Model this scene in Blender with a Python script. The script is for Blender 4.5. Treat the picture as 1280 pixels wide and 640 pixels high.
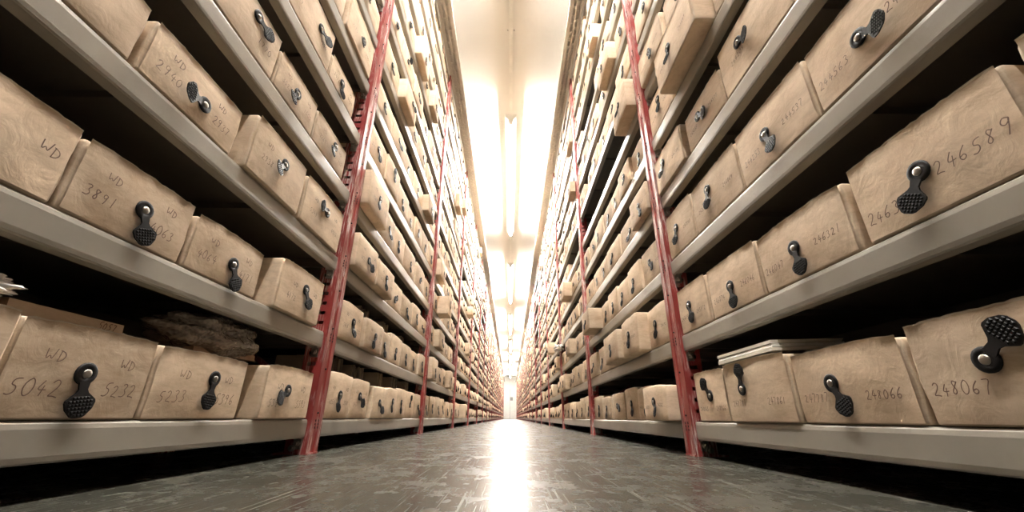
import bpy, math, random
from mathutils import Matrix, Vector, noise
from bpy_extras.object_utils import world_to_camera_view

# ------------------------------------------------------------------ scene, camera, light
scene = bpy.context.scene
col = scene.collection
for o in list(bpy.data.objects):
    bpy.data.objects.remove(o)
RND = random.Random(7)

CAM_LOC = Vector((0.0247, 0.0, 0.1278))
PITCH, ROLL, YAW = 0.3869, -0.0067, 0.0017
cd = bpy.data.cameras.new('camera')
cam = bpy.data.objects.new('camera', cd)
col.objects.link(cam)
cd.sensor_width = 36.0
cd.lens = 496.0 / 1280.0 * 36.0
cd.clip_start = 0.02
cd.clip_end = 200
cam.matrix_world = (Matrix.Translation(CAM_LOC) @ Matrix.Rotation(-YAW, 4, 'Z')
                    @ Matrix.Rotation(math.pi / 2 + PITCH, 4, 'X') @ Matrix.Rotation(-ROLL, 4, 'Z'))
scene.camera = cam

EXPOSURE = 3.2
TUBE_STRENGTH = 62.0
WORLD = 0.004
scene.view_settings.view_transform = 'Standard'
scene.view_settings.look = 'None'
scene.view_settings.gamma = 1.0
scene.view_settings.use_curve_mapping = False
scene.view_settings.exposure = EXPOSURE
w = bpy.data.worlds.new('world')
scene.world = w
w.use_nodes = True
w.node_tree.nodes['Background'].inputs[0].default_value = (1.0, 0.93, 0.82, 1)
w.node_tree.nodes['Background'].inputs[1].default_value = WORLD

# ------------------------------------------------------------------ dimensions (metres)
HALF = 0.72            # half width of the aisle
BAY = 1.960            # bay length
Z0 = {'left': 1.630, 'right': 1.660}   # first red post seen on each side
H1, PITCH_H = 0.118, 0.323             # first shelf surface, shelf spacing
NSHELF = 12
POST_H = 3.87
DEPTH = 0.58
NBAY = 24              # bays -1 .. 23
BOXBAY = 21            # bays beyond this hold no boxes
CEIL = 4.62
LAMP_Z = 4.33
FAR = 48.6
SIGN = {'left': -1, 'right': 1}
POST_W = 0.092

# ------------------------------------------------------------------ materials
def new_mat(name):
    m = bpy.data.materials.new(name)
    m.use_nodes = True
    nt = m.node_tree
    return m, nt, nt.nodes['Principled BSDF']

def nd(nt, typ, **kw):
    n = nt.nodes.new(typ)
    for k, v in kw.items():
        if k in n.inputs:
            n.inputs[k].default_value = v
        else:
            setattr(n, k, v)
    return n

def coords(nt, scale=(1, 1, 1), kind='Object', per_object=False):
    tc = nd(nt, 'ShaderNodeTexCoord')
    mp = nd(nt, 'ShaderNodeMapping')
    mp.inputs['Scale'].default_value = scale
    nt.links.new(tc.outputs[kind], mp.inputs['Vector'])
    if per_object:
        oi = nd(nt, 'ShaderNodeObjectInfo')
        mu = nd(nt, 'ShaderNodeMath', operation='MULTIPLY')
        mu.inputs[1].default_value = 37.0
        nt.links.new(oi.outputs['Random'], mu.inputs[0])
        nt.links.new(mu.outputs[0], mp.inputs['Location'])
    return mp

def ramp(nt, stops):
    r = nd(nt, 'ShaderNodeValToRGB')
    e = r.color_ramp.elements
    while len(e) < len(stops):
        e.new(0.5)
    for i, (p, c) in enumerate(stops):
        e[i].position = p
        e[i].color = c if len(c) == 4 else (*c, 1)
    return r

def bump(nt, bsdf, src, strength, dist):
    b = nd(nt, 'ShaderNodeBump')
    b.inputs['Strength'].default_value = strength
    b.inputs['Distance'].default_value = dist
    nt.links.new(src, b.inputs['Height'])
    nt.links.new(b.outputs[0], bsdf.inputs['Normal'])

def mixc(nt, a, b, fac):
    m = nd(nt, 'ShaderNodeMix')
    m.data_type = 'RGBA'
    for s, v in ((6, a), (7, b)):
        if isinstance(v, tuple):
            m.inputs[s].default_value = (*v, 1)
        else:
            nt.links.new(v, m.inputs[s])
    if isinstance(fac, float):
        m.inputs[0].default_value = fac
    else:
        nt.links.new(fac, m.inputs[0])
    return m.outputs[2]

def paper(name, c1, c2, rough=0.75, bstr=0.2):
    m, nt, b = new_mat(name)
    mp = coords(nt, (7, 7, 11), per_object=True)
    n1 = nd(nt, 'ShaderNodeTexNoise', Scale=1.0, Detail=7.0, Roughness=0.62)
    nt.links.new(mp.outputs[0], n1.inputs['Vector'])
    r1 = ramp(nt, [(0.3, c2), (0.68, c1)])
    nt.links.new(n1.outputs[0], r1.inputs[0])
    mp2 = coords(nt, (16, 16, 60), per_object=True)      # fibre streaks
    n2 = nd(nt, 'ShaderNodeTexNoise', Scale=1.0, Detail=6.0, Roughness=0.75, Distortion=0.8)
    nt.links.new(mp2.outputs[0], n2.inputs['Vector'])
    r2 = ramp(nt, [(0.36, (0.70, 0.66, 0.6)), (0.56, (1, 1, 1))])
    nt.links.new(n2.outputs[0], r2.inputs[0])
    mu = nd(nt, 'ShaderNodeMix')
    mu.data_type = 'RGBA'
    mu.blend_type = 'MULTIPLY'
    mu.inputs[0].default_value = 0.5
    nt.links.new(r1.outputs[0], mu.inputs[6])
    nt.links.new(r2.outputs[0], mu.inputs[7])
    oi = nd(nt, 'ShaderNodeObjectInfo')
    hs = nd(nt, 'ShaderNodeHueSaturation')
    mr = nd(nt, 'ShaderNodeMapRange')
    mr.inputs[3].default_value = 0.8
    mr.inputs[4].default_value = 1.12
    nt.links.new(oi.outputs['Random'], mr.inputs[0])
    nt.links.new(mr.outputs[0], hs.inputs['Value'])
    nt.links.new(mu.outputs[2], hs.inputs['Color'])
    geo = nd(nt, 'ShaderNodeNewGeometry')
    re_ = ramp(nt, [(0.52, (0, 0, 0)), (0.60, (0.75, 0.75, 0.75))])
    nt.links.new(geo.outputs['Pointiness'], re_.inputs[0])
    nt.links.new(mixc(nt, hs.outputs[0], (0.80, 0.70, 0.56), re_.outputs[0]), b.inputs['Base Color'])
    b.inputs['Roughness'].default_value = rough
    b.inputs['Specular IOR Level'].default_value = 0.25
    mp3 = coords(nt, (30, 30, 22), per_object=True)
    n3 = nd(nt, 'ShaderNodeTexNoise', Scale=1.0, Detail=5.0, Roughness=0.6, Distortion=1.2)
    nt.links.new(mp3.outputs[0], n3.inputs['Vector'])
    bump(nt, b, n3.outputs[0], bstr, 0.006)
    return m

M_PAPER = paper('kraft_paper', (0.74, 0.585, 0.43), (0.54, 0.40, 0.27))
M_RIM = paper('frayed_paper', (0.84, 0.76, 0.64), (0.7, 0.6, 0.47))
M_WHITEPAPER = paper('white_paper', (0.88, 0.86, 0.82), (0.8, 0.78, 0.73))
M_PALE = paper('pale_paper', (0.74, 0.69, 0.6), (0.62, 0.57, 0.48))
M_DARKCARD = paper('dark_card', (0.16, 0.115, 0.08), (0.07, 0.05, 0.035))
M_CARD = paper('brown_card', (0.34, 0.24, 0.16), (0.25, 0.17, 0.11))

def painted(name, c, rough, wear=None, wearcol=(0.75, 0.68, 0.62)):
    m, nt, b = new_mat(name)
    mp = coords(nt, (6, 6, 6))
    n = nd(nt, 'ShaderNodeTexNoise', Scale=1.0, Detail=5.0, Roughness=0.6)
    nt.links.new(mp.outputs[0], n.inputs['Vector'])
    r = ramp(nt, [(0.3, tuple(x * 0.84 for x in c)), (0.7, c)])
    nt.links.new(n.outputs[0], r.inputs[0])
    out = r.outputs[0]
    if wear:
        mp2 = coords(nt, (170, 170, 9))
        n2 = nd(nt, 'ShaderNodeTexNoise', Scale=1.0, Detail=6.0, Roughness=0.75)
        nt.links.new(mp2.outputs[0], n2.inputs['Vector'])
        r2 = ramp(nt, [(wear, (0, 0, 0)), (wear + 0.07, (1, 1, 1))])
        nt.links.new(n2.outputs[0], r2.inputs[0])
        mp3 = coords(nt, (14, 14, 5))
        n3 = nd(nt, 'ShaderNodeTexNoise', Scale=1.0, Detail=3.0, Roughness=0.6)
        nt.links.new(mp3.outputs[0], n3.inputs['Vector'])
        r3 = ramp(nt, [(0.44, (0, 0, 0)), (0.6, (0.8, 0.8, 0.8))])
        nt.links.new(n3.outputs[0], r3.inputs[0])
        mm = nd(nt, 'ShaderNodeMath', operation='MULTIPLY')
        nt.links.new(r2.outputs[0], mm.inputs[0])
        nt.links.new(r3.outputs[0], mm.inputs[1])
        out = mixc(nt, out, wearcol, mm.outputs[0])
    nt.links.new(out, b.inputs['Base Color'])
    b.inputs['Roughness'].default_value = rough
    return m

M_RED = painted('red_paint', (0.30, 0.042, 0.038), 0.36, 0.49)
M_BEIGE = painted('beige_enamel', (0.34, 0.31, 0.26), 0.36)
M_DECK = painted('deck_steel', (0.10, 0.09, 0.075), 0.5)
M_TRAY = painted('galvanised_tray', (0.52, 0.48, 0.42), 0.45)
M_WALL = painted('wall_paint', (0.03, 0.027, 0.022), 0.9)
M_WHITE = painted('white_paint', (0.86, 0.82, 0.75), 0.55)
M_TRIMGREY = painted('grey_trim', (0.3, 0.28, 0.26), 0.5)

def simple(name, c, rough, metal=0.0, spec=0.5):
    m, nt, b = new_mat(name)
    n = nd(nt, 'ShaderNodeTexNoise', Scale=60.0, Detail=3.0)
    tc = nd(nt, 'ShaderNodeTexCoord')
    nt.links.new(tc.outputs['Object'], n.inputs['Vector'])
    out = mixc(nt, c, tuple(x * 0.8 for x in c), n.outputs[0])
    nt.links.new(out, b.inputs['Base Color'])
    b.inputs['Roughness'].default_value = rough
    b.inputs['Metallic'].default_value = metal
    b.inputs['Specular IOR Level'].default_value = spec
    return m

M_CEIL = simple('ceiling_paint', (0.84, 0.80, 0.74), 0.9, 0.0, 0.1)
M_CEIL.node_tree.nodes['Noise Texture'].inputs['Scale'].default_value = 400.0
M_STRAP = simple('black_leather', (0.008, 0.007, 0.007), 0.5, 0.0, 0.22)
M_RIVET = simple('nickel_rivet', (0.40, 0.37, 0.33), 0.36, 1.0)
M_ZINC = simple('zinc', (0.55, 0.52, 0.48), 0.35, 0.9)
M_INK = simple('brown_ink', (0.14, 0.075, 0.05), 0.7)
M_BLACK = simple('black_hole', (0.012, 0.01, 0.009), 0.8)
M_PLASTIC = simple('white_plastic', (0.8, 0.78, 0.74), 0.25)

m, nt, b = new_mat('bubble_wrap')
b.inputs['Base Color'].default_value = (0.33, 0.28, 0.225, 1)
b.inputs['Roughness'].default_value = 0.16
b.inputs['Transmission Weight'].default_value = 0.25
v = nd(nt, 'ShaderNodeTexVoronoi', Scale=95.0)
tc = nd(nt, 'ShaderNodeTexCoord')
nt.links.new(tc.outputs['Object'], v.inputs['Vector'])
bump(nt, b, v.outputs['Distance'], 0.9, 0.006)
M_BUBBLE = m

m, nt, b = new_mat('tube_glow')
b.inputs['Base Color'].default_value = (1, 1, 1, 1)
b.inputs['Emission Color'].default_value = (1.0, 0.965, 0.91, 1)
b.inputs['Emission Strength'].default_value = TUBE_STRENGTH
M_TUBE = m
M_TUBE_OLD = m.copy()          # same kind of tube, output lowered only to keep the near boxes darker
M_TUBE_OLD.node_tree.nodes['Principled BSDF'].inputs['Emission Strength'].default_value = TUBE_STRENGTH * 0.85

# floor: dark sealed concrete, scuffed
m, nt, b = new_mat('sealed_concrete')
mp = coords(nt, (1.3, 1.0, 1))
n1 = nd(nt, 'ShaderNodeTexNoise', Scale=6.0, Detail=10.0, Roughness=0.72)
nt.links.new(mp.outputs[0], n1.inputs['Vector'])
r1 = ramp(nt, [(0.3, (0.022, 0.022, 0.017)), (0.5, (0.040, 0.039, 0.031)), (0.72, (0.068, 0.064, 0.051))])
nt.links.new(n1.outputs[0], r1.inputs[0])
def scratches(rot, scale, lo, hi):
    tc = nd(nt, 'ShaderNodeTexCoord')
    mp = nd(nt, 'ShaderNodeMapping')
    mp.inputs['Rotation'].default_value = (0, 0, rot)
    mp.inputs['Scale'].default_value = scale
    nt.links.new(tc.outputs['Object'], mp.inputs['Vector'])
    n = nd(nt, 'ShaderNodeTexNoise', Scale=1.0, Detail=3.0, Roughness=0.55, Distortion=0.25)
    nt.links.new(mp.outputs[0], n.inputs['Vector'])
    r = ramp(nt, [(lo, (0, 0, 0)), (hi, (1, 1, 1))])
    nt.links.new(n.outputs[0], r.inputs[0])
    return r.outputs[0]
s1 = scratches(0.25, (210, 3.0, 1), 0.645, 0.70)
s2 = scratches(-0.5, (190, 3.4, 1), 0.645, 0.70)
s3 = scratches(1.2, (150, 2.6, 1), 0.65, 0.70)
s4 = scratches(0.6, (30, 20, 1), 0.60, 0.85)
def mx(a, b_):
    q = nd(nt, 'ShaderNodeMath', operation='MAXIMUM')
    nt.links.new(a, q.inputs[0]); nt.links.new(b_, q.inputs[1])
    return q.outputs[0]
ss = mx(mx(s1, s2), mx(s3, s4))
nt.links.new(mixc(nt, r1.outputs[0], (0.16, 0.15, 0.12), ss), b.inputs['Base Color'])
b.inputs['Specular IOR Level'].default_value = 0.26
rr = nd(nt, 'ShaderNodeMapRange')
rr.inputs[1].default_value = 0.3; rr.inputs[2].default_value = 0.7
rr.inputs[3].default_value = 0.19; rr.inputs[4].default_value = 0.33
nt.links.new(n1.outputs[0], rr.inputs[0])
ra = nd(nt, 'ShaderNodeMath', operation='MULTIPLY_ADD')
ra.inputs[1].default_value = 0.3
nt.links.new(ss, ra.inputs[0]); nt.links.new(rr.outputs[0], ra.inputs[2])
nt.links.new(ra.outputs[0], b.inputs['Roughness'])
n5 = nd(nt, 'ShaderNodeTexNoise', Scale=9.0, Detail=4.0, Roughness=0.5)
tc5 = nd(nt, 'ShaderNodeTexCoord'); nt.links.new(tc5.outputs['Object'], n5.inputs['Vector'])
bump(nt, b, n5.outputs[0], 0.12, 0.01)
M_FLOOR = m

# ------------------------------------------------------------------ mesh helpers
class MB:
    def __init__(s):
        s.v = []; s.f = []; s.sm = []
    def add(s, vs, fs, smooth=False):
        n = len(s.v)
        s.v += [tuple(p) for p in vs]
        s.f += [tuple(i + n for i in f) for f in fs]
        s.sm += [smooth] * len(fs)
    def box(s, x0, x1, y0, y1, z0, z1):
        vs = [(x, y, z) for x in (x0, x1) for y in (y0, y1) for z in (z0, z1)]
        s.add(vs, [(0, 1, 3, 2), (4, 6, 7, 5), (0, 4, 5, 1), (2, 3, 7, 6), (0, 2, 6, 4), (1, 5, 7, 3)])
    def prism(s, prof, a0, a1, axis='y', smooth=False):
        """extrude a closed (p, q) profile along an axis; for y: (x, z); for x: (y, z); for z: (x, y)"""
        def P(p, a):
            return {'y': (p[0], a, p[1]), 'x': (a, p[0], p[1]), 'z': (p[0], p[1], a)}[axis]
        n = len(prof)
        vs = [P(p, a0) for p in prof] + [P(p, a1) for p in prof]
        s.add(vs, [(i, (i + 1) % n, n + (i + 1) % n, n + i) for i in range(n)], smooth)
        s.add(vs, [tuple(range(n))[::-1], tuple(range(n, 2 * n))])
    def cyl(s, c, r, h, axis='y', n=12, r2=None):
        r2 = r if r2 is None else r2
        def P(a, rad, t):
            u, w_ = rad * math.cos(a), rad * math.sin(a)
            return {'y': (c[0] + u, c[1] + t, c[2] + w_), 'x': (c[0] + t, c[1] + u, c[2] + w_),
                    'z': (c[0] + u, c[1] + w_, c[2] + t)}[axis]
        A = [2 * math.pi * i / n for i in range(n)]
        vs = [P(a, r, 0) for a in A] + [P(a, r2, h) for a in A]
        s.add(vs, [(i, (i + 1) % n, n + (i + 1) % n, n + i) for i in range(n)], True)
        s.add(vs, [tuple(range(n))[::-1], tuple(range(n, 2 * n))])
    def mesh(s, name, mat):
        me = bpy.data.meshes.new(name)
        me.from_pydata(s.v, [], s.f)
        me.materials.append(mat)
        me.polygons.foreach_set('use_smooth', s.sm)
        me.validate()
        # consistent outward normals
        import bmesh
        bm = bmesh.new(); bm.from_mesh(me)
        bmesh.ops.recalc_face_normals(bm, faces=bm.faces)
        bm.to_mesh(me); bm.free()
        return me

def link(name, me, parent=None, loc=(0, 0, 0), rotz=0.0):
    o = bpy.data.objects.new(name, me)
    col.objects.link(o)
    o.location = loc
    o.rotation_euler = (0, 0, rotz)
    if parent is not None:
        o.parent = parent
    return o

def tag(o, label=None, cat=None, group=None, kind=None):
    if label: o['label'] = label
    if cat: o['category'] = cat
    if group: o['group'] = group
    if kind: o['kind'] = kind
    return o

def bevel(o, w_, seg=2):
    md = o.modifiers.new('bevel', 'BEVEL')
    md.width = w_; md.segments = seg; md.limit_method = 'ANGLE'; md.angle_limit = 0.6
    return o

ORD = ['first', 'second', 'third', 'fourth', 'fifth', 'sixth', 'seventh', 'eighth', 'ninth', 'tenth', 'eleventh',
       'twelfth', 'thirteenth', 'fourteenth', 'fifteenth', 'sixteenth', 'seventeenth', 'eighteenth', 'nineteenth',
       'twentieth', 'twenty-first', 'twenty-second', 'twenty-third', 'twenty-fourth', 'twenty-fifth']

# ------------------------------------------------------------------ room shell
def struct(name, mb, mat):
    return tag(link(name, mb.mesh(name, mat)), kind='structure')

WX = 1.42
q = MB(); q.box(-WX - 0.1, WX + 0.1, -3.2, FAR + 0.3, -0.12, 0.0); struct('floor', q, M_FLOOR)
q = MB(); q.box(-WX - 0.1, WX + 0.1, -3.2, FAR + 0.3, CEIL, CEIL + 0.12); struct('ceiling', q, M_CEIL)
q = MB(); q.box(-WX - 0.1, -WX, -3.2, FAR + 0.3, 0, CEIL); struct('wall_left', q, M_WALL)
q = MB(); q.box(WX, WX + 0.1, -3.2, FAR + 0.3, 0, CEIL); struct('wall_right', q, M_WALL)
q = MB(); q.box(-WX, WX, FAR, FAR + 0.15, 0, CEIL); struct('wall_far', q, M_WHITE)
q = MB(); q.box(-WX, WX, -3.2, -3.05, 0, CEIL); struct('wall_back', q, M_WALL)

# far double door with frame, and a control box above its meeting edge
d = tag(link('door_1', None, loc=(0, FAR - 0.03, 0)), kind='structure')
q = MB(); q.box(-0.64, -0.02, -0.03, 0.02, 0.01, 2.35)
bevel(link('door_leaf', q.mesh('door_leaf', M_WHITE), d), 0.01)
q = MB(); q.box(0.0, 0.64, -0.03, 0.02, 0.01, 2.35)
bevel(link('door_leaf', q.mesh('door_leaf', M_WHITE), d), 0.01)
q = MB()
q.box(-0.7, -0.64, -0.05, 0.02, 0, 2.42); q.box(0.64, 0.7, -0.05, 0.02, 0, 2.42); q.box(-0.7, 0.7, -0.05, 0.02, 2.36, 2.42)
link('door_frame', q.mesh('door_frame', M_WHITE), d)
q = MB(); q.box(-0.025, 0.005, -0.06, 0.0, 0.01, 3.2)
link('door_post', q.mesh('door_post', M_TRIMGREY), d)
q = MB(); q.box(0.02, 0.32, -0.14, -0.04, 1.95, 2.32); q.box(0.06, 0.28, -0.16, -0.14, 2.0, 2.1); q.box(0.06, 0.28, -0.16, -0.14, 2.2, 2.28)
tag(bevel(link('control_box', q.mesh('control_box', M_TRIMGREY), None, (0, FAR - 0.03, 0)), 0.01),
    'small grey control box on the far white door at the aisle end', 'box')

# ------------------------------------------------------------------ lighting along the ceiling
q = MB(); q.box(-0.022, 0.022, -3.0, FAR - 0.1, CEIL - 0.05, CEIL)
q.box(-0.022, -0.014, -3.0, FAR - 0.1, CEIL - 0.062, CEIL - 0.05); q.box(0.014, 0.022, -3.0, FAR - 0.1, CEIL - 0.062, CEIL - 0.05)
tr = tag(link('lighting_trunk', q.mesh('lighting_trunk', M_WHITE)),
         'long white lighting trunk running down the middle of the ceiling', 'lighting trunk')
for yy in (3.53, 9.8, 16.1):
    for sx in (-1, 1):
        q = MB(); q.cyl((sx * 0.04, yy, CEIL - 0.012), 0.009, 0.012, 'z', 10)
        link('fixing_bolt', q.mesh('fixing_bolt', M_ZINC), tr)
hc = LAMP_Z - CAM_LOC.z
# housing above, tube below
hq = MB(); hq.prism([(-0.03, 0.0), (-0.085, 0.07), (-0.085, 0.115), (0.085, 0.115), (0.085, 0.07), (0.03, 0.0)], 0, 4.1, 'y')
house_me = hq.mesh('lamp_housing', M_WHITE)
tq = MB(); tq.cyl((0, 0.06, -0.03), 0.026, 3.98, 'y', 14)
tube_me = tq.mesh('fluorescent_tube', M_TUBE)
tube_dim = tq.mesh('fluorescent_tube', M_TUBE_OLD)
eq = MB(); eq.box(-0.03, 0.03, 0.0, 0.06, -0.06, 0.02)
cap_me = eq.mesh('tube_holder', M_WHITE)
lamp_w = ['first lamp from the camera, overhead', 'second lamp from the camera', 'third lamp from the camera',
          'fourth lamp from the camera', 'fifth lamp from the camera', 'sixth lamp from the camera',
          'seventh lamp from the camera', 'eighth lamp from the camera']
for i in range(8):
    y = (-0.345 + 1.5 * i) * hc
    L = link('fluorescent_lamp', None, None, (0, y, LAMP_Z + 0.03))
    tag(L, 'long glowing fluorescent tube under the white ceiling, ' + lamp_w[i], 'ceiling lamp', 'fluorescent lamps in a row down the ceiling')
    link('lamp_housing', house_me, L)
    link('fluorescent_tube', tube_me if i else tube_dim, L)
    link('tube_holder', cap_me, L)
    link('tube_holder', cap_me, L, (0, 4.04, 0))
    q = MB(); q.box(-0.015, 0.015, 0.5, 0.54, 0.115, CEIL - LAMP_Z - 0.03 - 0.05); q.box(-0.015, 0.015, 3.5, 3.54, 0.115, CEIL - LAMP_Z - 0.03 - 0.05)
    link('hanger', q.mesh('hanger', M_WHITE), L)

# ------------------------------------------------------------------ racks
# local frame of a bay: x = 0 at the aisle face, +x away from the aisle for the right rack; mirrored for the left
def upright_mesh(s, wide=POST_W, slotted=True):
    q = MB()
    t = 0.003
    h = POST_H
    hw = wide / 2
    # front face with a shallow channel down its middle
    q.prism([(0, -hw), (0, -hw * .35), (s * 0.004, -hw * .25), (s * 0.004, hw * .25), (0, hw * .35), (0, hw),
             (s * t, hw), (s * (t + .004), hw * .3), (s * (t + .004), -hw * .3), (s * t, -hw)], 0, h, 'z')
    for sy in (-1, 1):
        y0, y1 = sorted((sy * hw, sy * (hw - t)))
        a, b_ = s * 0.0, s * 0.024
        q.box(min(a, b_), max(a, b_), y0, y1, 0, h)
        a, b_ = s * 0.058, s * 0.074
        q.box(min(a, b_), max(a, b_), y0, y1, 0, h)
        if slotted:
            z = 0.0
            while z < h:
                a, b_ = s * 0.024, s * 0.058
                q.box(min(a, b_), max(a, b_), y0, y1, z, min(h, z + 0.027))
                z += 0.0404
        a, b_ = s * 0.072, s * 0.075
        yy0, yy1 = sorted((sy * hw, sy * (hw - 0.025)))
        q.box(min(a, b_), max(a, b_), yy0, yy1, 0, h)
    n_red = len(q.f)
    mk = marks_mesh(s)
    q.add(mk.v, mk.f)
    me = q.mesh('upright', M_RED)
    me.materials.append(M_BLACK)
    me.polygons.foreach_set('material_index', [0 if i < n_red else 1 for i in range(len(me.polygons))])
    return me

def marks_mesh(s):
    q = MB()
    z = 0.14
    while z < POST_H - 0.1:
        q.cyl((-s * 0.0004, -0.0, z), 0.0032, s * 0.0003 + 0.004 * s, 'x', 8)
        z += 0.1615
    # stamped chevrons
    z = 0.085
    while z < POST_H - 0.2:
        for k in range(3):
            for sy in (-1, 1):
                yy = sy * 0.012
                q.box(min(-s * 0.0008, s * 0.001), max(-s * 0.0008, s * 0.001), yy - 0.0016, yy + 0.0016, z + k * 0.012, z + k * 0.012 + 0.008)
        z += 0.323
    return q

def foot_mesh(s):
    q = MB()
    x0, x1 = sorted((-s * 0.004, s * 0.12))
    q.box(x0, x1, -0.0435, 0.0435, 0, 0.005)
    x0, x1 = sorted((s * 0.076, s * 0.082))
    q.box(x0, x1, -0.0435, 0.0435, 0.005, 0.05)
    return q.mesh('foot_plate', M_RED)

def bolt_mesh(s):
    q = MB()
    q.cyl((0, 0, 0), 0.012, -0.012, 'y', 6)
    q.cyl((0, -0.012, 0), 0.007, -0.006, 'y', 10)
    return q.mesh('bolt', M_ZINC)

def rear_mesh(s):
    q = MB()
    x0, x1 = sorted((s * (DEPTH - 0.06), s * DEPTH))
    q.box(x0, x1, -0.04, 0.04, 0, POST_H)
    for k in range(6):
        z = 0.2 + k * 0.65
        vs = [(s * 0.075, -0.01, z), (s * 0.075, 0.01, z), (s * 0.075, 0.01, z + .02), (s * 0.075, -0.01, z + .02),
              (s * (DEPTH - .06), -0.01, z + .3), (s * (DEPTH - .06), 0.01, z + .3), (s * (DEPTH - .06), 0.01, z + .32), (s * (DEPTH - .06), -0.01, z + .32)]
        q.add(vs, [(0, 1, 2, 3), (4, 7, 6, 5), (0, 4, 5, 1), (1, 5, 6, 2), (2, 6, 7, 3), (3, 7, 4, 0)])
    return q.mesh('rear_post', M_RED)

SPAN = BAY - POST_W
def deck_mesh(s):
    q = MB()
    x0, x1 = sorted((s * 0.03, s * (DEPTH - 0.01)))
    y0, y1 = POST_W / 2 + 0.002, POST_W / 2 + SPAN - 0.002
    q.box(x0, x1, y0, y1, -0.014, -0.002)
    for yy in (y0, y1 - 0.012):
        q.box(x0, x1, yy, yy + 0.012, -0.052, -0.014)
    for k in range(1, 4):
        yy = y0 + (y1 - y0) * k / 4
        q.box(x0, x1, yy - .015, yy + .015, -0.032, -0.014)
    x0, x1 = sorted((s * (DEPTH - 0.03), s * (DEPTH - 0.002)))
    q.box(x0, x1, y0, y1, -0.06, 0.0)
    return q.mesh('shelf', M_DECK)

def beam_mesh(s):
    q = MB()
    pr = [(0.004, -0.063), (0.001, -0.06), (0.0, -0.052), (0.0, -0.012), (0.0015, -0.004), (0.006, 0.0), (0.03, 0.0), (0.036, -0.003),
          (0.036, -0.0115), (0.032, -0.012), (0.032, -0.058), (0.03, -0.063)]
    q.prism([(s * a, b_) for a, b_ in pr], POST_W / 2 + 0.001, POST_W / 2 + SPAN - 0.001, 'y')
    return q.mesh('shelf_beam', M_BEIGE)

def clip_mesh(s):
    q = MB()
    x0, x1 = sorted((s * 0.006, s * 0.034))
    q.box(x0, x1, 0, 0.006, -0.1, -0.058)
    q.box(x0, x1, -0.001, 0.022, -0.066, -0.061)
    q.cyl((s * 0.02, 0.004, -0.082), 0.0095, 0.010, 'y', 6)
    q.cyl((s * 0.02, 0.014, -0.082), 0.006, 0.008, 'y', 8)
    return q.mesh('beam_clip', M_ZINC)

def clip_mesh_b(s):
    q = MB()
    x0, x1 = sorted((s * 0.006, s * 0.034))
    q.box(x0, x1, -0.006, 0, -0.1, -0.058)
    q.box(x0, x1, -0.022, 0.001, -0.066, -0.061)
    q.cyl((s * 0.02, -0.004, -0.082), 0.0095, -0.010, 'y', 6)
    q.cyl((s * 0.02, -0.014, -0.082), 0.006, -0.008, 'y', 8)
    return q.mesh('beam_clip', M_ZINC)

for side in ('left', 'right'):
    s = SIGN[side]
    up, ft, bt, rr_, dk, bmm, cl, clb = (upright_mesh(s), foot_mesh(s), bolt_mesh(s), rear_mesh(s),
                                        deck_mesh(s), beam_mesh(s), clip_mesh(s), clip_mesh_b(s))
    for b_ in range(-1, NBAY):
        y = Z0[side] + b_ * BAY
        nm = 'nearest' if b_ == -1 else ORD[b_ + 1]
        bay = link('rack_bay', None, None, (s * HALF, y, 0))
        if b_ == -1:
            lab = side + ' rack bay nearest the camera, beige shelves up to the first red post'
        elif b_ == NBAY - 1:
            lab = 'last bay of the ' + side + ' rack beside the far wall, beige shelves'
        else:
            lab = '%s rack bay from the camera in the %s rack, beige shelves, red slotted post' % (nm, side)
        tag(bay, lab, 'shelving rack', 'bays of the %s rack' % side)
        posts = [0.0]
        if b_ == NBAY - 1: posts.append(BAY)
        for py in posts:
            u = link('upright', up, bay, (-s * 0.014, py, 0))
            if b_ <= 4:
                link('foot_plate', ft, u)
                link('bolt', bt, u, (s * 0.05, -POST_W / 2 - 0.001, 0.022))
        if b_ <= 5:
            link('rear_post', rr_, bay)
        for k in range(NSHELF + 1):
            z = H1 + k * PITCH_H if k < NSHELF else POST_H + 0.03
            if k == NSHELF: z = POST_H + 0.002
            sh = link('shelf', dk, bay, (0, 0, z))
            link('shelf_beam', bmm, sh)
            if b_ <= 3:
                link('beam_clip', cl, sh, (0, POST_W / 2 + 0.001, 0))
                link('beam_clip', clb, sh, (0, POST_W / 2 + SPAN - 0.001, 0))
    # perforated tray along the top of the rack, overhanging the aisle
    q = MB()
    X = lambda a: s * (HALF - a)
    def bx(a0, a1, y0, y1, z0, z1):
        x0, x1 = sorted((X(a0), X(a1)))
        q.box(x0, x1, y0, y1, z0, z1)
    T0 = POST_H + 0.004
    ya, yb = -1.5, FAR - 1.5
    bx(0.0, 0.035, ya, yb, T0, T0 + 0.003)
    bx(0.062, 0.078, ya, yb, T0, T0 + 0.003)
    bx(0.105, 0.14, ya, yb, T0, T0 + 0.003)
    bx(0.137, 0.14, ya, yb, T0 + 0.003, T0 + 0.05)
    bx(-0.0, 0.003, ya, yb, T0 + 0.003, T0 + 0.05)
    bx(0.003, 0.137, ya, yb, T0 + 0.047, T0 + 0.05)
    yy = ya
    while yy < yb:
        bx(0.035, 0.062, yy, yy + 0.03, T0, T0 + 0.003)
        bx(0.078, 0.105, yy + 0.045, yy + 0.075, T0, T0 + 0.003)
        yy += 0.09
    tag(link('cable_tray', q.mesh('cable_tray', M_TRAY)),
        'perforated pale metal tray along the top edge of the %s rack' % side, 'cable tray', 'perforated trays on top of the racks')

# ------------------------------------------------------------------ archive boxes
def lines(a, b_, r, n):
    L = [a, a + 0.3 * r, a + r]
    for i in range(1, n):
        L.append(a + r + (b_ - a - 2 * r) * i / n)
    return L + [b_ - r, b_ - 0.3 * r, b_]

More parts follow.
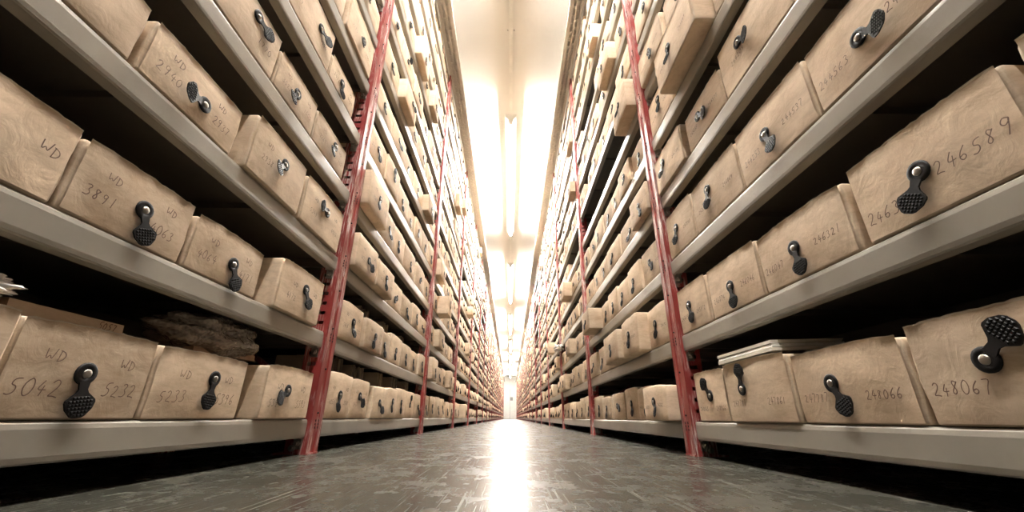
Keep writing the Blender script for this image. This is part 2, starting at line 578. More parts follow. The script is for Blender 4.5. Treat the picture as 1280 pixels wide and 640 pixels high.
def box_mesh(w_, h, d, seed, res=(9, 3, 7), arch=0.006, skew=0.0, r=0.007, bulge=0.004, crease=True):
    """rounded, slightly bulging paper-wrapped box; front face towards -y, origin at front bottom middle"""
    rnd = random.Random(seed)
    off = Vector((rnd.uniform(0, 50), rnd.uniform(0, 50), rnd.uniform(0, 50)))
    xs, ys, zs = lines(-w_ / 2, w_ / 2, r, res[0]), lines(0, d, r, res[1]), lines(0, h, r, res[2])
    idx = {}; vs = []; fs = []
    tl, tr_ = rnd.uniform(0.2, 1.6), rnd.uniform(0.2, 1.6)
    def V(i, j, k):
        if (i, j, k) in idx: return idx[(i, j, k)]
        p = Vector((xs[i], ys[j], zs[k]))
        c = Vector((min(max(p.x, -w_ / 2 + r), w_ / 2 - r), min(max(p.y, r), d - r), min(max(p.z, r), h - r)))
        e = p - c
        if e.length > 1e-9:
            nrm = e.normalized(); p = c + nrm * r
        else:
            nrm = Vector((0, 0, 0))
        u, t, v_ = 2 * p.x / w_, 1 - p.y / d, p.z / h
        # lower the top corners a little, bulge the faces
        a = arch * (tl if u < 0 else tr_)
        if v_ > 0.3:
            p.z -= a * (abs(u) ** 2.4) * (v_ - 0.3) / 0.7
        fx = (1 - u * u) * (1 - (2 * v_ - 1) ** 2)
        p.y -= bulge * fx * max(0, t - 0.3)
        p.x += math.copysign(bulge * 0.6 * (1 - (2 * v_ - 1) ** 2) * min(1, abs(u)) ** 3, u)
        p.x += skew * v_ * h
        if v_ > 0.04:
            n3 = noise.noise_vector((p + off) * 14.0) * 0.003 + noise.noise_vector((p + off) * 38.0) * 0.0014
            p += n3 * min(1, v_ * 3)
        idx[(i, j, k)] = len(vs); vs.append(p)
        return idx[(i, j, k)]
    I, J, K = len(xs) - 1, len(ys) - 1, len(zs) - 1
    for i in range(I):
        for k in range(K):
            fs.append((V(i, 0, k), V(i + 1, 0, k), V(i + 1, 0, k + 1), V(i, 0, k + 1)))
            fs.append((V(i, J, k), V(i, J, k + 1), V(i + 1, J, k + 1), V(i + 1, J, k)))
        for j in range(J):
            fs.append((V(i, j, 0), V(i, j + 1, 0), V(i + 1, j + 1, 0), V(i + 1, j, 0)))
            fs.append((V(i, j, K), V(i + 1, j, K), V(i + 1, j + 1, K), V(i, j + 1, K)))
    for j in range(J):
        for k in range(K):
            fs.append((V(0, j, k), V(0, j, k + 1), V(0, j + 1, k + 1), V(0, j + 1, k)))
            fs.append((V(I, j, k), V(I, j + 1, k), V(I, j + 1, k + 1), V(I, j, k + 1)))
    me = bpy.data.meshes.new('body')
    me.from_pydata([tuple(p) for p in vs], [], fs)
    me.polygons.foreach_set('use_smooth', [True] * len(fs))
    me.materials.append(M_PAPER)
    return me

def front_y(w_, h, d, x, z, bulge=0.004):
    u, v_ = 2 * x / w_, z / h
    return -bulge * (1 - u * u) * (1 - (2 * v_ - 1) ** 2) * 0.7

def flap_mesh(w_, h, d, seed, arch):
    """the ragged sheet folded up over the front, standing a little proud of the top edge"""
    rnd = random.Random(seed + 99)
    off = Vector((rnd.uniform(0, 50), 0, rnd.uniform(0, 50)))
    NX, NZ = 26, 8
    vs = []; fs = []
    a, b_ = -w_ / 2 + 0.006, w_ / 2 - 0.006
    for k in range(NZ + 1):
        for i in range(NX + 1):
            x = a + (b_ - a) * i / NX
            u = 2 * x / w_
            top = h - arch * 1.0 * abs(u) ** 2.4 + 0.0015 + 0.0018 * noise.noise(Vector((x * 60, seed, 0))) + 0.001 * rnd.uniform(-1, 1)
            z = 0.004 + (top - 0.004) * (k / (NZ - 1) * 0.985 if k < NZ else 1.0)
            y = front_y(w_, h, d, x, z) - 0.0028 + 0.0016 * noise.noise(Vector((x, 0, z)) * 17 + off)
            if k == NZ: y -= 0.001 + 0.001 * noise.noise(Vector((x * 90, 3, seed)))
            if k == 0: y += 0.001
            vs.append((x, y, z))
    for k in range(NZ):
        for i in range(NX):
            p = k * (NX + 1) + i
            fs.append((p, p + 1, p + NX + 2, p + NX + 1))
    me = bpy.data.meshes.new('front_flap')
    me.from_pydata(vs, [], fs)
    me.polygons.foreach_set('use_smooth', [True] * len(fs))
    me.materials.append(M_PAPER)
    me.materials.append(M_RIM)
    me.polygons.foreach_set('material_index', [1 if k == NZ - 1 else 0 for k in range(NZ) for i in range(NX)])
    return me

# closing strap: ring with rivet, neck and a cross-hatched tab. Local: hangs along -z, face towards -y
def strap_mesh(lift, hi=True):
    q = MB()
    n = 20 if hi else 10
    # washer ring
    th = 0.0032
    R_, r_ = 0.0175, 0.006
    A = [2 * math.pi * i / n for i in range(n)]
    prof = [(r_, 0.0), (r_, -th), (R_ * 0.9, -th * 1.15), (R_, -th * .6), (R_, 0.0)]
    vs = []
    for a in A:
        for (rad, y) in prof: vs.append((rad * math.cos(a), y, rad * math.sin(a)))
    m_ = len(prof); fs = []
    for i in range(n):
        for j in range(m_ - 1):
            fs.append((i * m_ + j, ((i + 1) % n) * m_ + j, ((i + 1) % n) * m_ + j + 1, i * m_ + j + 1))
    q.add(vs, fs, True)
    # neck + tab outline, extruded, bending away from the box by 'lift'
    def P(x, z, y):
        t = max(0.0, -z - 0.014)
        return (x, y - t * math.sin(lift) - 0.001, -0.014 - t * math.cos(lift) if z < -0.014 else z)
    out = [(-0.0085, -0.012), (-0.0065, -0.024), (-0.009, -0.029), (-0.0215, -0.040), (-0.0225, -0.044), (-0.0195, -0.054),
           (-0.0105, -0.0645), (-0.005, -0.067), (0.005, -0.067), (0.0105, -0.0645), (0.0195, -0.054), (0.0225, -0.044), (0.0215, -0.040), (0.009, -0.029), (0.0065, -0.024), (0.0085, -0.012)]
    N = len(out)
    f0 = [P(x, z, -0.003) for x, z in out]; b0 = [P(x, z, 0.0) for x, z in out]
    # strips across so the bend is respected
    q.add(f0 + b0, [(i, (i + 1) % N, N + (i + 1) % N, N + i) for i in range(N)])
    for L, flip in ((0, 0), (N, 1)):
        for i in range(N // 2 - 1):
            j = N - 1 - i
            q.add(f0 + b0, [(L + i, L + i + 1, L + j - 1, L + j)])
    if hi:
        # raised pyramids on the tab
        st = 0.0052
        for a in range(-4, 5):
            for c in range(-4, 5):
                x = (a) * st
                z = -0.0475 + c * st
                lim = 0.0185 - max(0, abs(z + 0.0455) - 0.005) * 0.95
                if abs(x) > lim or z < -0.0635 or z > -0.0325: continue
                hh = st * 0.42
                vs = [P(x - hh, z - hh, -0.003), P(x + hh, z - hh, -0.003), P(x + hh, z + hh, -0.003), P(x - hh, z + hh, -0.003),
                      P(x - hh * .5, z - hh * .5, -0.0046), P(x + hh * .5, z - hh * .5, -0.0046), P(x + hh * .5, z + hh * .5, -0.0046), P(x - hh * .5, z + hh * .5, -0.0046)]
                q.add(vs, [(4, 5, 6, 7), (0, 1, 5, 4), (1, 2, 6, 5), (2, 3, 7, 6), (3, 0, 4, 7)])
    return q.mesh('closing_strap', M_STRAP)

def rivet_mesh(n=14):
    q = MB()
    prof = [(0.0072, -0.001), (0.0072, -0.0036), (0.0062, -0.0048), (0.0042, -0.0056), (0.0018, -0.0059)]
    A = [2 * math.pi * i / n for i in range(n)]
    vs = [(r * math.cos(a), y, r * math.sin(a)) for a in A for r, y in prof]
    m_ = len(prof); fs = []
    for i in range(n):
        for j in range(m_ - 1):
            fs.append((i * m_ + j, ((i + 1) % n) * m_ + j, ((i + 1) % n) * m_ + j + 1, i * m_ + j + 1))
    fs.append(tuple(i * m_ + m_ - 1 for i in range(n)))
    q.add(vs, fs, True)
    return q.mesh('rivet', M_RIVET)

STRAPS = [strap_mesh(l) for l in (0.04, 0.12, 0.24)]
STRAPS_LO = [strap_mesh(l, False) for l in (0.04, 0.12, 0.24)]
RIVET = rivet_mesh()

# handwriting strokes, unit height, widths about 0.6
G = {
 '0': [[(.3, 1), (.08, .8), (.02, .4), (.2, 0), (.45, .1), (.55, .55), (.42, .92), (.25, 1)]],
 '1': [[(.3, 1), (.26, .5), (.24, 0)]],
 '2': [[(.05, .78), (.22, 1), (.46, .85), (.4, .5), (.03, .03), (.3, .1), (.6, .0)]],
 '3': [[(.08, .88), (.3, 1), (.48, .82), (.22, .55), (.5, .35), (.35, .05), (.02, .08)]],
 '4': [[(.35, 1), (.02, .35), (.6, .42)], [(.42, .7), (.36, 0)]],
 '5': [[(.55, .98), (.18, .95), (.1, .58), (.42, .55), (.46, .2), (.22, 0), (.0, .08)]],
 '6': [[(.45, 1), (.12, .6), (.05, .2), (.28, 0), (.48, .2), (.35, .45), (.08, .3)]],
 '7': [[(.02, .95), (.52, .98), (.3, .5), (.22, 0)]],
 '8': [[(.42, .85), (.22, 1), (.1, .8), (.42, .3), (.28, 0), (.06, .18), (.25, .5), (.48, .9)]],
 '9': [[(.46, .85), (.2, 1), (.06, .72), (.25, .5), (.46, .7), (.45, .95), (.4, .4), (.3, 0)]],
 'W': [[(.0, .95), (.1, .05), (.32, .6), (.5, .05), (.68, 1)]],
 'D': [[(.12, .95), (.1, 0)], [(.0, .92), (.42, .82), (.62, .5), (.45, .12), (.05, .02)]],
}
def ink_mesh(rows, w_, h, d, seed):
    """rows: (text, x centre, z base, letter height)"""
    rnd = random.Random(seed + 5)
    q = MB()
    for text, xc, zb, hh in rows:
        adv = [0.86 if c in 'WD' else (0.45 if c == ' ' else 0.72) for c in text]
        tot = sum(adv) * hh
        x = xc - tot / 2
        for c, a in zip(text, adv):
            jit = rnd.uniform(-.06, .06) * hh
            sc = hh * rnd.uniform(.88, 1.1)
            for st in G.get(c, []):
                # smooth the polyline a little
                pts = []
                for i in range(len(st)):
                    p0 = st[i]
                    if i + 1 < len(st):
                        p1 = st[i + 1]
                        pts += [(p0[0] * (1 - t) + p1[0] * t, p0[1] * (1 - t) + p1[1] * t) for t in (0, .33, .66)]
                    else: pts.append(p0)
                for _ in range(2):
                    pts = [pts[0]] + [tuple((pts[i - 1][k] + 2 * pts[i][k] + pts[i + 1][k]) / 4 for k in (0, 1)) for i in range(1, len(pts) - 1)] + [pts[-1]]
                P = [(x + p[0] * sc + 0.12 * sc * p[1], zb + jit + p[1] * sc) for p in pts]
                hw = 0.0007 + 0.00025 * rnd.random()
                vs = []
                for i, p in enumerate(P):
                    a0 = P[max(0, i - 1)]; a1 = P[min(len(P) - 1, i + 1)]
                    dx, dz = a1[0] - a0[0], a1[1] - a0[1]
                    l = math.hypot(dx, dz) or 1
                    nx, nz = -dz / l, dx / l
                    for sg in (-1, 1):
                        X_, Z_ = p[0] + sg * nx * hw, p[1] + sg * nz * hw
                        vs.append((X_, front_y(w_, h, d, X_, Z_) - 0.0052, Z_))
                q.add(vs, [(2 * i, 2 * i + 1, 2 * i + 3, 2 * i + 2) for i in range(len(P) - 1)])
            x += a * hh
    return q.mesh('handwritten_number', M_INK)

# ---- explicit boxes of the nearest bays: y0, y1 (along the aisle), height, protrusion, rivet (y, z), tab direction (dy, dz), lift, texts
# texts are (string, fraction across the face from the reader's left, z above the base, letter height)
WD = lambda a, b_, c, d_: [('WD', .27, .085, .024), (a, .2, .035, .026), ('WD', .76, .085, .024), (b_, .78, .035, .026)] if a else []
NUM = lambda a, b_: [(a, .24, .04, .017), (b_, .78, .045, .017)]
NEAR = {
 ('left', 0): [(.36, .592, .155, .012, (.47, .2), (.0, -1), 0, [('WD', .6, .09, .024)]),
    (.600, .857, .152, 0, (.722, .194), (.12, -1), 0, [('WD', .25, .088, .022), ('5042', .2, .035, .026), ('WD', .78, .088, .02), ('5232', .78, .04, .024)]),
    (.862, 1.168, .150, 0, (1.04, .213), (-.1, -1), 0, [('WD', .27, .085, .022), ('5233', .2, .035, .026), ('WD', .78, .085, .02), ('5396', .78, .035, .026)]),
    (1.245, 1.546, .160, .012, (1.374, .205), (-.9, -.5), 1, [('WD', .27, .085, .02), ('5397', .22, .035, .024), ('WD', .78, .085, .02), ('5593', .78, .035, .024)])],
 ('left', 1): [(.27, .566, .145, 0, None, None, 0, [('WD', .45, .07, .026), ('91', .2, .03, .026), ('WD', .9, .07, .02)]),
    (.572, .832, .142, 0, (.71, .511), (.35, -1), 0, [('WD', .25, .085, .018), ('3891', .2, .04, .022), ('WD', .78, .085, .018), ('4063', .75, .035, .022)]),
    (.842, 1.116, .138, 0, (.992, .501), (.5, -1), 0, [('WD', .25, .08, .018), ('4064', .2, .035, .022), ('WD', .78, .08, .018), ('4171', .78, .035, .022)]),
    (1.192, 1.492, .165, .014, (1.352, .543), (.6, -1), 1, [('WD', .3, .09, .018), ('4172', .25, .045, .02), ('WD', .8, .09, .018)])],
 ('left', 2): [(.29, .576, .14, 0, None, None, 0, [('WD', .5, .08, .022), ('2939', .45, .035, .024)]),
    (.590, .876, .136, 0, (.751, .821), (-1, -.15), 2, [('WD', .24, .08, .02), ('2940', .2, .035, .024), ('WD', .76, .08, .018), ('2937', .8, .035, .022)]),
    (.918, 1.208, .18, .012, (1.076, .877), (-.9, -.9), 2, [('WD', .25, .11, .018), ('2938', .25, .06, .02)]),
    (1.225, 1.552, .18, .01, (1.397, .876), (-1, .1), 1, [])],
 ('left', 3): [(.62, .934, .16, 0, (.812, 1.207), (1, -.25), 1, [('1770', .8, .05, .022)]),
    (.942, 1.198, .14, 0, (1.061, 1.158), (-.55, -.8), 2, []),
    (1.206, 1.49, .135, 0, (1.373, 1.176), (-.5, -.8), 2, [])],
 ('left', 4): [(.86, 1.207, .19, 0, (1.095, 1.518), (.9, -.2), 2, []),
    (1.213, 1.47, .12, 0, (1.32, 1.47), (.2, -1), 1, [])],
 ('left', 5): [(.92, 1.22, .16, 0, (1.1, 1.83), (.3, -1), 2, []), (1.24, 1.55, .2, .01, (1.413, 1.837), (-.6, -.8), 2, [])],
 ('right', 0): [(1.570, 1.346, .167, 0, (1.452, .202), (.6, .8), 0, [('248065', .25, .035, .014), ('248066', .8, .035, .014)]),
    (1.337, 1.019, .172, .006, (1.234, .211), (-.1, 1), 0, [('247781', .22, .045, .017), ('247861', .8, .045, .017)]),
    (1.014, .713, .156, 0, (.893, .201), (-.45, -.9), 0, [('247787', .2, .045, .018), ('248066', .8, .045, .018)]),
    (.704, .40, .164, 0, (.588, .21), (-.75, .7), 0, [('248067', .2, .045, .021)])],
 ('right', 1): [(1.606, 1.352, .175, 0, (1.5, .537), (-.25, -1), 0, [('245615', .2, .05, .015), ('245872', .78, .05, .016)]),
    (1.337, 1.041, .168, 0, (1.194, .517), (-.1, -1), 0, [('245874', .2, .045, .017), ('246046', .8, .055, .017)]),
    (1.034, .722, .158, 0, (.89, .517), (-.15, -1), 0, [('246047', .17, .045, .018), ('246321', .8, .055, .018)]),
    (.704, .42, .165, 0, (.568, .52), (.5, -.9), 1, [('24632', .2, .03, .024), ('246589', .76, .055, .026)]),
    (.40, .10, .175, 0, None, None, 0, [])],
 ('right', 2): [(1.606, 1.35, .19, 0, (1.5, .872), (.3, -1), 1, []),
    (1.34, 1.02, .175, 0, (1.211, .881), (.2, -1), 1, []),
    (1.016, .709, .172, 0, (.88, .852), (-.4, -1), 1, [('244253', .2, .05, .018), ('244537', .8, .06, .018)]),
    (.703, .42, .165, 0, (.568, .837), (-.75, -.3), 2, [('244563', .2, .045, .02), ('244582', .85, .06, .02)])],
 ('right', 3): [(1.606, 1.31, .17, .012, (1.5, 1.198), (.3, -1), 2, []),
    (1.283, 1.009, .15, 0, (1.174, 1.174), (-.9, -.4), 1, []),
    (1.0, .669, .185, 0, (.882, 1.204), (-.9, -.4), 2, [('244209', .3, .07, .017)])],
 ('right', 4): [(1.606, 1.33, .18, 0, (1.47, 1.54), (0, -1), 1, []), (1.31, .96, .19, .07, (1.16, 1.51), (.2, -1), 2, []),
    (.95, .62, .18, 0, (.8, 1.5), (.2, -1), 1, [])],
}
# protruding boxes and emptier shelves further on: (side, bay, shelf, index from camera) -> protrusion
PROT = {('right', 0, 1, 2): .09, ('right', 0, 5, 0): .07, ('right', 0, 2, 5): .10, ('left', 1, 3, 1): .12, ('left', 0, 3, 0): .05, ('left', 0, 2, 0): .04,
        ('left', 0, 1, 1): .03, ('left', 0, 2, 1): .045, ('left', 1, 4, 0): .06, ('right', 1, 4, 2): .1, ('right', 2, 3, 3): .1,
        ('left', 0, 6, 1): .05, ('left', 0, 8, 2): .05, ('right', 0, 7, 1): .06, ('left', 0, 5, 4): .05,
        ('right', 1, 7, 0): .07, ('left', 2, 5, 3): .1, ('right', 0, 9, 2): .05, ('left', 1, 8, 3): .06, ('right', 0, 3, 0): .03}
EMPTY = {('right', 0, 5): (1, 2, 3, 4, 5, 6), ('right', 1, 5): (0, 1, 2), ('left', 1, 2): (5,), ('left', 2, 6): (0, 1), ('right', 0, 8): (3, 4), ('left', 3, 5): (2, 3)}

specs = []
for side in ('left', 'right'):
    s = SIGN[side]
    for k in range(NSHELF):
        lst = NEAR.get((side, k))
        if lst is not None:
            order = sorted(lst, key=lambda t: -max(t[0], t[1]))
            for i, (a, b_, h, pr, rv, td, lf, tx) in enumerate(order):
                a, b_ = min(a, b_), max(a, b_)
                specs.append(dict(side=side, bay=-1, k=k, i=i, y0=a, y1=b_, h=h, pr=pr, rv=rv, td=td, lf=lf, tx=tx))
        else:
            yb = Z0[side] - POST_W / 2 - 0.012
            i = 0
            rnd = random.Random(k * 7 + (3 if side == 'left' else 11))
            while yb > 0.2 and i < 5:
                w_ = rnd.uniform(.27, .32)
                hmax = 0.225 if k < NSHELF - 1 else .17
                specs.append(dict(side=side, bay=-1, k=k, i=i, y0=yb - w_, y1=yb, h=rnd.uniform(.145, .19) if k < NSHELF - 1 else rnd.uniform(.12, .155),
                                  pr=rnd.choice((0, 0, 0, .008, .02)), rv='auto', td=None, lf=rnd.choice((1, 2)), tx=[]))
                yb -= w_ + rnd.uniform(.003, .012)
                i += 1
    for b_ in range(0, BOXBAY):
        for k in range(NSHELF):
            rnd = random.Random(b_ * 131 + k * 17 + (0 if side == 'left' else 5000))
            y = Z0[side] + b_ * BAY + POST_W / 2 + 0.01
            yend = y + SPAN - 0.02
            n = rnd.choice((6, 6, 6, 7))
            ws = [rnd.uniform(.85, 1.15) for _ in range(n)]
            free = (yend - y) - (n + 1) * 0.004
            tot = sum(ws)
            slack = rnd.choice((0, 0, 0, .05, .12))
            gap_at = rnd.randrange(n)
            base_h = rnd.uniform(.15, .185)
            for i in range(n):
                w_ = (free - slack) * ws[i] / tot
                if i == gap_at: y += slack
                hh = base_h + rnd.uniform(-.015, .02)
                if k == NSHELF - 1: hh = min(hh, .155)
                pr = PROT.get((side, b_, k, i))
                if pr is None:
                    pr = rnd.choice((0, 0, 0, 0, .004, .01, -.006, -.01)) if rnd.random() < .955 else rnd.uniform(.03, .075)
                miss = i in EMPTY.get((side, b_, k), ()) or (b_ > 1 and rnd.random() < .03)
                if not miss:
                    specs.append(dict(side=side, bay=b_, k=k, i=i, y0=y, y1=y + w_, h=hh, pr=pr, rv='auto', td=None,
                                      lf=rnd.choice((0, 1, 1, 2)), tx=[]))
                y += w_ + 0.004

# how large each shows in the photograph: the 300 largest become individual boxes
bpy.context.view_layer.update()
CMI = cam.matrix_world.inverted()
FPX = 496.0
def seen(sp):
    s = SIGN[sp['side']]
    zb = H1 + sp['k'] * PITCH_H
    X = s * (HALF - sp['pr'])
    P = []
    for y in (sp['y0'], sp['y1']):
        for z in (zb, zb + sp['h']):
            c = CMI @ Vector((X, y, z))
            if c.z > -0.05: c.z = -0.05
            P.append((FPX * c.x / -c.z, FPX * c.y / -c.z))
    xs = [min(640, max(-640, p[0])) for p in P]; ys = [min(320, max(-320, p[1])) for p in P]
    if max(xs) - min(xs) < 1 or max(ys) - min(ys) < 1: return 0.01 if sp['y0'] > 12 else 0.0
    if all(p[1] > 320 for p in P) or all(abs(p[0]) > 640 for p in P): return 0.0
    # clipped quad area
    poly = [P[0], P[2], P[3], P[1]]
    for ax, lim, sg in ((0, 640, 1), (0, -640, -1), (1, 320, 1), (1, -320, -1)):
        out = []
        for i in range(len(poly)):
            a, b_ = poly[i], poly[(i + 1) % len(poly)]
            ia, ib = a[ax] * sg <= lim * sg, b_[ax] * sg <= lim * sg
            if ia: out.append(a)
            if ia != ib:
                t = (lim - a[ax]) / (b_[ax] - a[ax])
                out.append((a[0] + t * (b_[0] - a[0]), a[1] + t * (b_[1] - a[1])))
        poly = out
        if not poly: return 0.0
    A = 0
    for i in range(len(poly)):
        a, b_ = poly[i], poly[(i + 1) % len(poly)]
        A += a[0] * b_[1] - a[1] * b_[0]
    return abs(A) / 2

for sp in specs: sp['area'] = seen(sp)
specs = [sp for sp in specs if sp['area'] > 0.0]
specs.sort(key=lambda t: -t['area'])
singles, rest = specs[:300], specs[300:]

def place(sp):
    s = SIGN[sp['side']]
    return Vector((s * (HALF - sp['pr'] + 0.004), (sp['y0'] + sp['y1']) / 2, H1 + sp['k'] * PITCH_H + 0.001))

ROT = {'left': math.pi / 2, 'right': -math.pi / 2}
def wtxt(sp):
    strs = [t[0] for t in sp['tx'] if t[0] != 'WD']
    return strs

for n_, sp in enumerate(singles):
    side, s = sp['side'], SIGN[sp['side']]
    w_ = sp['y1'] - sp['y0']
    h = sp['h']
    near = sp['bay'] == -1 and sp['k'] <= 5
    d_ = 0.34
    seed = n_ * 3 + 1
    rnd = random.Random(seed)
    arch = rnd.uniform(.002, .009)
    res = (12, 4, 9) if near else ((8, 3, 5) if sp['area'] > 500 else (5, 2, 4))
    skew = rnd.uniform(-.03, .03) if (not near and rnd.random() < .25) else 0.0
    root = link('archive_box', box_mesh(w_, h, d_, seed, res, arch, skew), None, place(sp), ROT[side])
    if near:
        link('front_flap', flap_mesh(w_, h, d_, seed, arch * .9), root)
    # label
    level = ['bottom shelf'] + [ORD[i] + ' shelf up' for i in range(1, 13)]
    lv = level[sp['k']]
    strs = wtxt(sp)
    if strs and near:
        pre = 'WD ' if any(t[0] == 'WD' for t in sp['tx']) else ''
        lab = 'tan paper archive box handwritten %s%s, %s of %s rack' % (pre, ' and '.join(strs[:2]), lv, side)
    elif sp['bay'] == -1:
        what = 'tan box'
        lab = '%s on %s rack, nearest bay, %s, %s box before red post' % (what, side, lv, ORD[sp['i']])
    else:
        what = 'protruding tan box' if sp['pr'] >= .04 else 'tan box'
        lab = '%s on %s rack, %s bay, %s, %s box from camera' % (what, side, ORD[sp['bay'] + 1], lv, ORD[sp['i']])
    tag(root, lab, 'box', 'archive boxes on the %s rack' % side)
    # strap
    rv = sp['rv']
    if rv is None: pass
    else:
        if rv == 'auto':
            lx = rnd.uniform(-.1, .1) * w_
            lz = h * rnd.uniform(.45, .56)
            ang = rnd.gauss(0, .45)
            if rnd.random() < .12: ang += rnd.choice((1.6, -1.6, 3.0))
        else:
            yc = (sp['y0'] + sp['y1']) / 2
            lx = (rv[0] - yc) * (1 if side == 'left' else -1)
            lz = rv[1] - (H1 + sp['k'] * PITCH_H) - 0.001
            dx = sp['td'][0] * (1 if side == 'left' else -1)
            ang = math.atan2(dx, -sp['td'][1])
        if rv != 'auto': lz = min(max(lz, h * .3), h * .75)
        sm = (STRAPS if sp['area'] > 350 else STRAPS_LO)[sp['lf']]
        st = link('closing_strap', sm, root, (lx, front_y(w_, h, d_, lx, lz) - (0.0045 if near else 0.002), lz))
        st.rotation_euler = (0, -ang, 0)
        st.scale = (1.12, 1.0, 1.08)
        if sp['area'] > 120:
            link('rivet', RIVET, st)
    if sp['tx']:
        rows = [(t, (fx - .5) * w_ * .96, zb, hh) for t, fx, zb, hh in sp['tx']]
        for q_, row in enumerate(rows):
            link('handwriting', ink_mesh([row], w_, h, d_, seed + q_), root)
    elif sp['area'] > 700:
        r2 = random.Random(seed + 17)
        if side == 'left':
            rows = [('WD', -.25 * w_, h * .6, .016), (str(r2.randint(1200, 5800)), -.27 * w_, h * .3, .018), ('WD', .28 * w_, h * .6, .016), (str(r2.randint(1200, 5800)), .28 * w_, h * .3, .018)]
        else:
            rows = [(str(r2.randint(242000, 247900)), -.27 * w_, h * .34, .014), (str(r2.randint(242000, 247900)), .29 * w_, h * .38, .014)]
        for q_, row in enumerate(rows):
            link('handwriting', ink_mesh([row], w_, h, d_, seed + q_), root)

# the remaining few thousand far boxes: one object
variants = []
for vi in range(8):
    me = box_mesh(1.0 * .3, .17, .34, 900 + vi, (2, 1, 2), .006)
    variants.append(([v.co.copy() for v in me.vertices], [tuple(p.vertices) for p in me.polygons]))
    bpy.data.meshes.remove(me)
tabs = [(-.005, .016), (.005, .016), (.016, .005), (.014, -.01), (.0065, -.02), (.0215, -.042), (.006, -.066), (-.006, -.066), (-.0215, -.042), (-.0065, -.02), (-.014, -.01), (-.016, .005)]
q = MB()
qs_mat = []
for sp in rest:
    rnd = random.Random(int(sp['y0'] * 1000) + sp['k'] * 7)
    vs, fs = variants[rnd.randrange(8)]
    w_ = sp['y1'] - sp['y0']
    p0 = place(sp)
    ca, sa = math.cos(ROT[sp['side']]), math.sin(ROT[sp['side']])
    def X3(v):
        return (p0.x + v[0] * ca - v[1] * sa, p0.y + v[0] * sa + v[1] * ca, p0.z + v[2])
    n0 = len(q.f)
    q.add([X3((v.x * w_ / .3, v.y, v.z * sp['h'] / .17)) for v in vs], fs, True)
    qs_mat += [0] * (len(q.f) - n0)
    a = rnd.gauss(0, .45)
    c, s_ = math.cos(a), math.sin(a)
    n0 = len(q.f)
    f = [X3((x * c - z * s_, -.0065 - (.012 if z < -.03 else 0), sp['h'] * .5 + x * s_ + z * c)) for x, z in tabs]
    bk = [X3((x * c - z * s_, -.003, sp['h'] * .5 + x * s_ + z * c)) for x, z in tabs]
    N = len(tabs)
    q.add(f + bk, [tuple(range(N)), tuple(range(2 * N - 1, N - 1, -1))] + [(i, (i + 1) % N, N + (i + 1) % N, N + i) for i in range(N)])
    qs_mat += [1] * (len(q.f) - n0)
me = bpy.data.meshes.new('archive_box_rows')
me.from_pydata(q.v, [], q.f)
me.materials.append(M_PAPER); me.materials.append(M_STRAP)
me.polygons.foreach_set('use_smooth', q.sm)
me.polygons.foreach_set('material_index', qs_mat)
tag(link('archive_box_rows', me), 'thousands of small tan archive boxes filling the far bays of both racks', 'boxes', None, 'stuff')

# ------------------------------------------------------------------ loose things on the boxes
def blob(name, center, rad, mat, seed, amp=.25, freq=3.0, sub=4, fine=.05, taper=0.0):
    import bmesh
    bm = bmesh.new()
    bmesh.ops.create_icosphere(bm, subdivisions=sub, radius=1.0)
    off = Vector((seed * 3.1, seed * 1.7, seed))
    for v in bm.verts:
        p = v.co.copy()
        k = 1 + amp * noise.noise(p * freq + off) + fine * noise.noise(p * freq * 6 + off)
        v.co = Vector((p.x * rad[0] * k, p.y * rad[1] * k, p.z * rad[2] * k * (1 + taper * p.y)))
    mn = min(v.co.z for v in bm.verts)
    me = bpy.data.meshes.new(name)
    for f in bm.faces: f.smooth = True
    bm.to_mesh(me); bm.free()
    me.materials.append(mat)
    o = link(name, me, None, (center[0], center[1], center[2] - mn))
    return o

tag(blob('bubble_wrap_bundle', (-.85, 1.14, .268), (.09, .19, .058), M_BUBBLE, 2, .3, 2.2, 5, .07, .4),
    'dark crumpled bubble wrap bundle on boxes, bottom shelf of left rack', 'bubble wrap')
tag(blob('plastic_sheet', (-.78, .545, .278), (.045, .055, .022), M_PLASTIC, 5, .45, 3.5, 5, .28),
    'white crumpled plastic sheet at the left picture edge, bottom left shelf', 'plastic sheet')
tag(blob('plastic_bag', (.67, 5.45, H1 + 2 * PITCH_H + .19), (.06, .13, .035), M_PLASTIC, 8, .8, 2.5, 4, .3),
    'white plastic bag lying on boxes in the third bay of the right rack', 'plastic bag')

# card file lying behind the 5042 box
q = MB()
q.prism([(0, 0), (.004, .033), (.18, .036), (.18, 0)], -.10, .11, 'y')
o = link('card_file', q.mesh('card_file', M_CARD), None, (-.80, .735, .272)); o.rotation_euler = (0, 0, math.pi + .03)
o.location = (-.775, .725, .268)
bevel(o, .002)
tag(o, 'brown card file lying behind the box handwritten 5042, bottom left shelf', 'file')
ik = ink_mesh([('5057', .05, .012, .014)], .3, .05, .1, 3)
io = link('handwriting', ik, o, (.0, 0, .022)); io.rotation_euler = (0, 0, -math.pi / 2); io.location = (-.0045, 0, .0)

q = MB()
q.prism([(-.12, 0), (.12, .004), (.118, .02), (.0, .03), (-.121, .02)], 0, .05, 'y')
o = link('torn_card', q.mesh('torn_card', M_CARD), None, (-.80, 1.18, .285), 1.5)
tag(o, 'torn brown card scrap behind the box handwritten 5397, bottom left shelf', 'card')

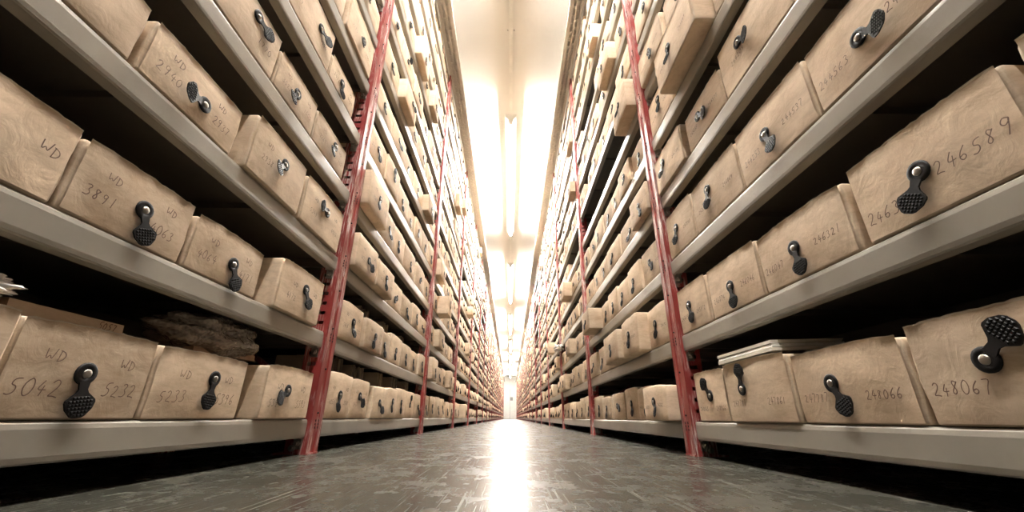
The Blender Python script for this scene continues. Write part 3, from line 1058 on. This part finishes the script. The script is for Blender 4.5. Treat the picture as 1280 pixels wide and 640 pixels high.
# white papers on the second box of the right rack
q = MB()
for k in range(3):
    z = .2935 + k * .0095
    q.prism([(0, z - .29), (.2 - .004 * (k % 3), z - .283), (.2, z - .2745), (.0 + .002 * (k % 2), z - .2813)], .0, .28 - .004 * (k % 2), 'y')
o = link('paper_stack', q.mesh('paper_stack', M_WHITEPAPER), None, (.712, 1.055, .292))
o.rotation_euler = (-.012, 0, .02)
tag(o, 'thin stack of white papers on the 247781 box, bottom right shelf', 'papers')

# dark folders and bundles behind the front boxes of the second left bay
gy = Z0['left'] + POST_W / 2
for nfold, (k, y, ww, hh, mt, nm, what) in enumerate([
        (0, gy + .10, .10, .06, M_CARD, 'card_box', 'small brown card box beside first red post'),
        (0, gy + .28, .16, .085, M_DARKCARD, 'dark_folder', 'dark folder nearest the first red post'),
        (0, gy + .58, .18, .075, M_DARKCARD, 'dark_folder', 'dark folder leaning behind the second box'),
        (0, gy + .98, .10, .08, M_CARD, 'paper_bundle', 'brown paper bundle behind the third box'),
        (0, gy + 1.33, .14, .08, M_DARKCARD, 'dark_folder', 'dark folder behind the fourth box'),
        (0, gy + 1.68, .10, .08, M_CARD, 'paper_bundle', 'brown paper bundle farthest from camera'),
        (1, gy + .55, .13, .07, M_DARKCARD, 'dark_folder', 'dark folder in the middle'),
        (1, gy + .95, .12, .075, M_CARD, 'paper_bundle', 'brown paper bundle in the middle'),
        (1, gy + 1.4, .1, .07, M_DARKCARD, 'dark_folder', 'dark folder towards the far post')]):
    q = MB()
    n = 5 if nm != 'card_box' else 1
    for j in range(n):
        y0 = -ww / 2 + ww * j / n
        lean = .01 * math.sin(j * 2.1 + nfold)
        q.prism([(y0, 0), (y0 + ww / n * .92, 0), (y0 + ww / n * .92 + lean, hh - .006 * (j % 2)), (y0 + lean, hh - .004 * (j % 3))], .0, .16 - .01 * (j % 2), 'x')
    zt = H1 + k * PITCH_H + .205
    o = link(nm, q.mesh(nm, mt), None, (-.97, y, H1 + k * PITCH_H + .19))
    bevel(o, .0015, 1)
    tag(o, '%s, %s shelf of left rack' % (what, 'bottom' if k == 0 else 'second'), nm.replace('_', ' ').split()[-1], 'papers lying on the left rack boxes')
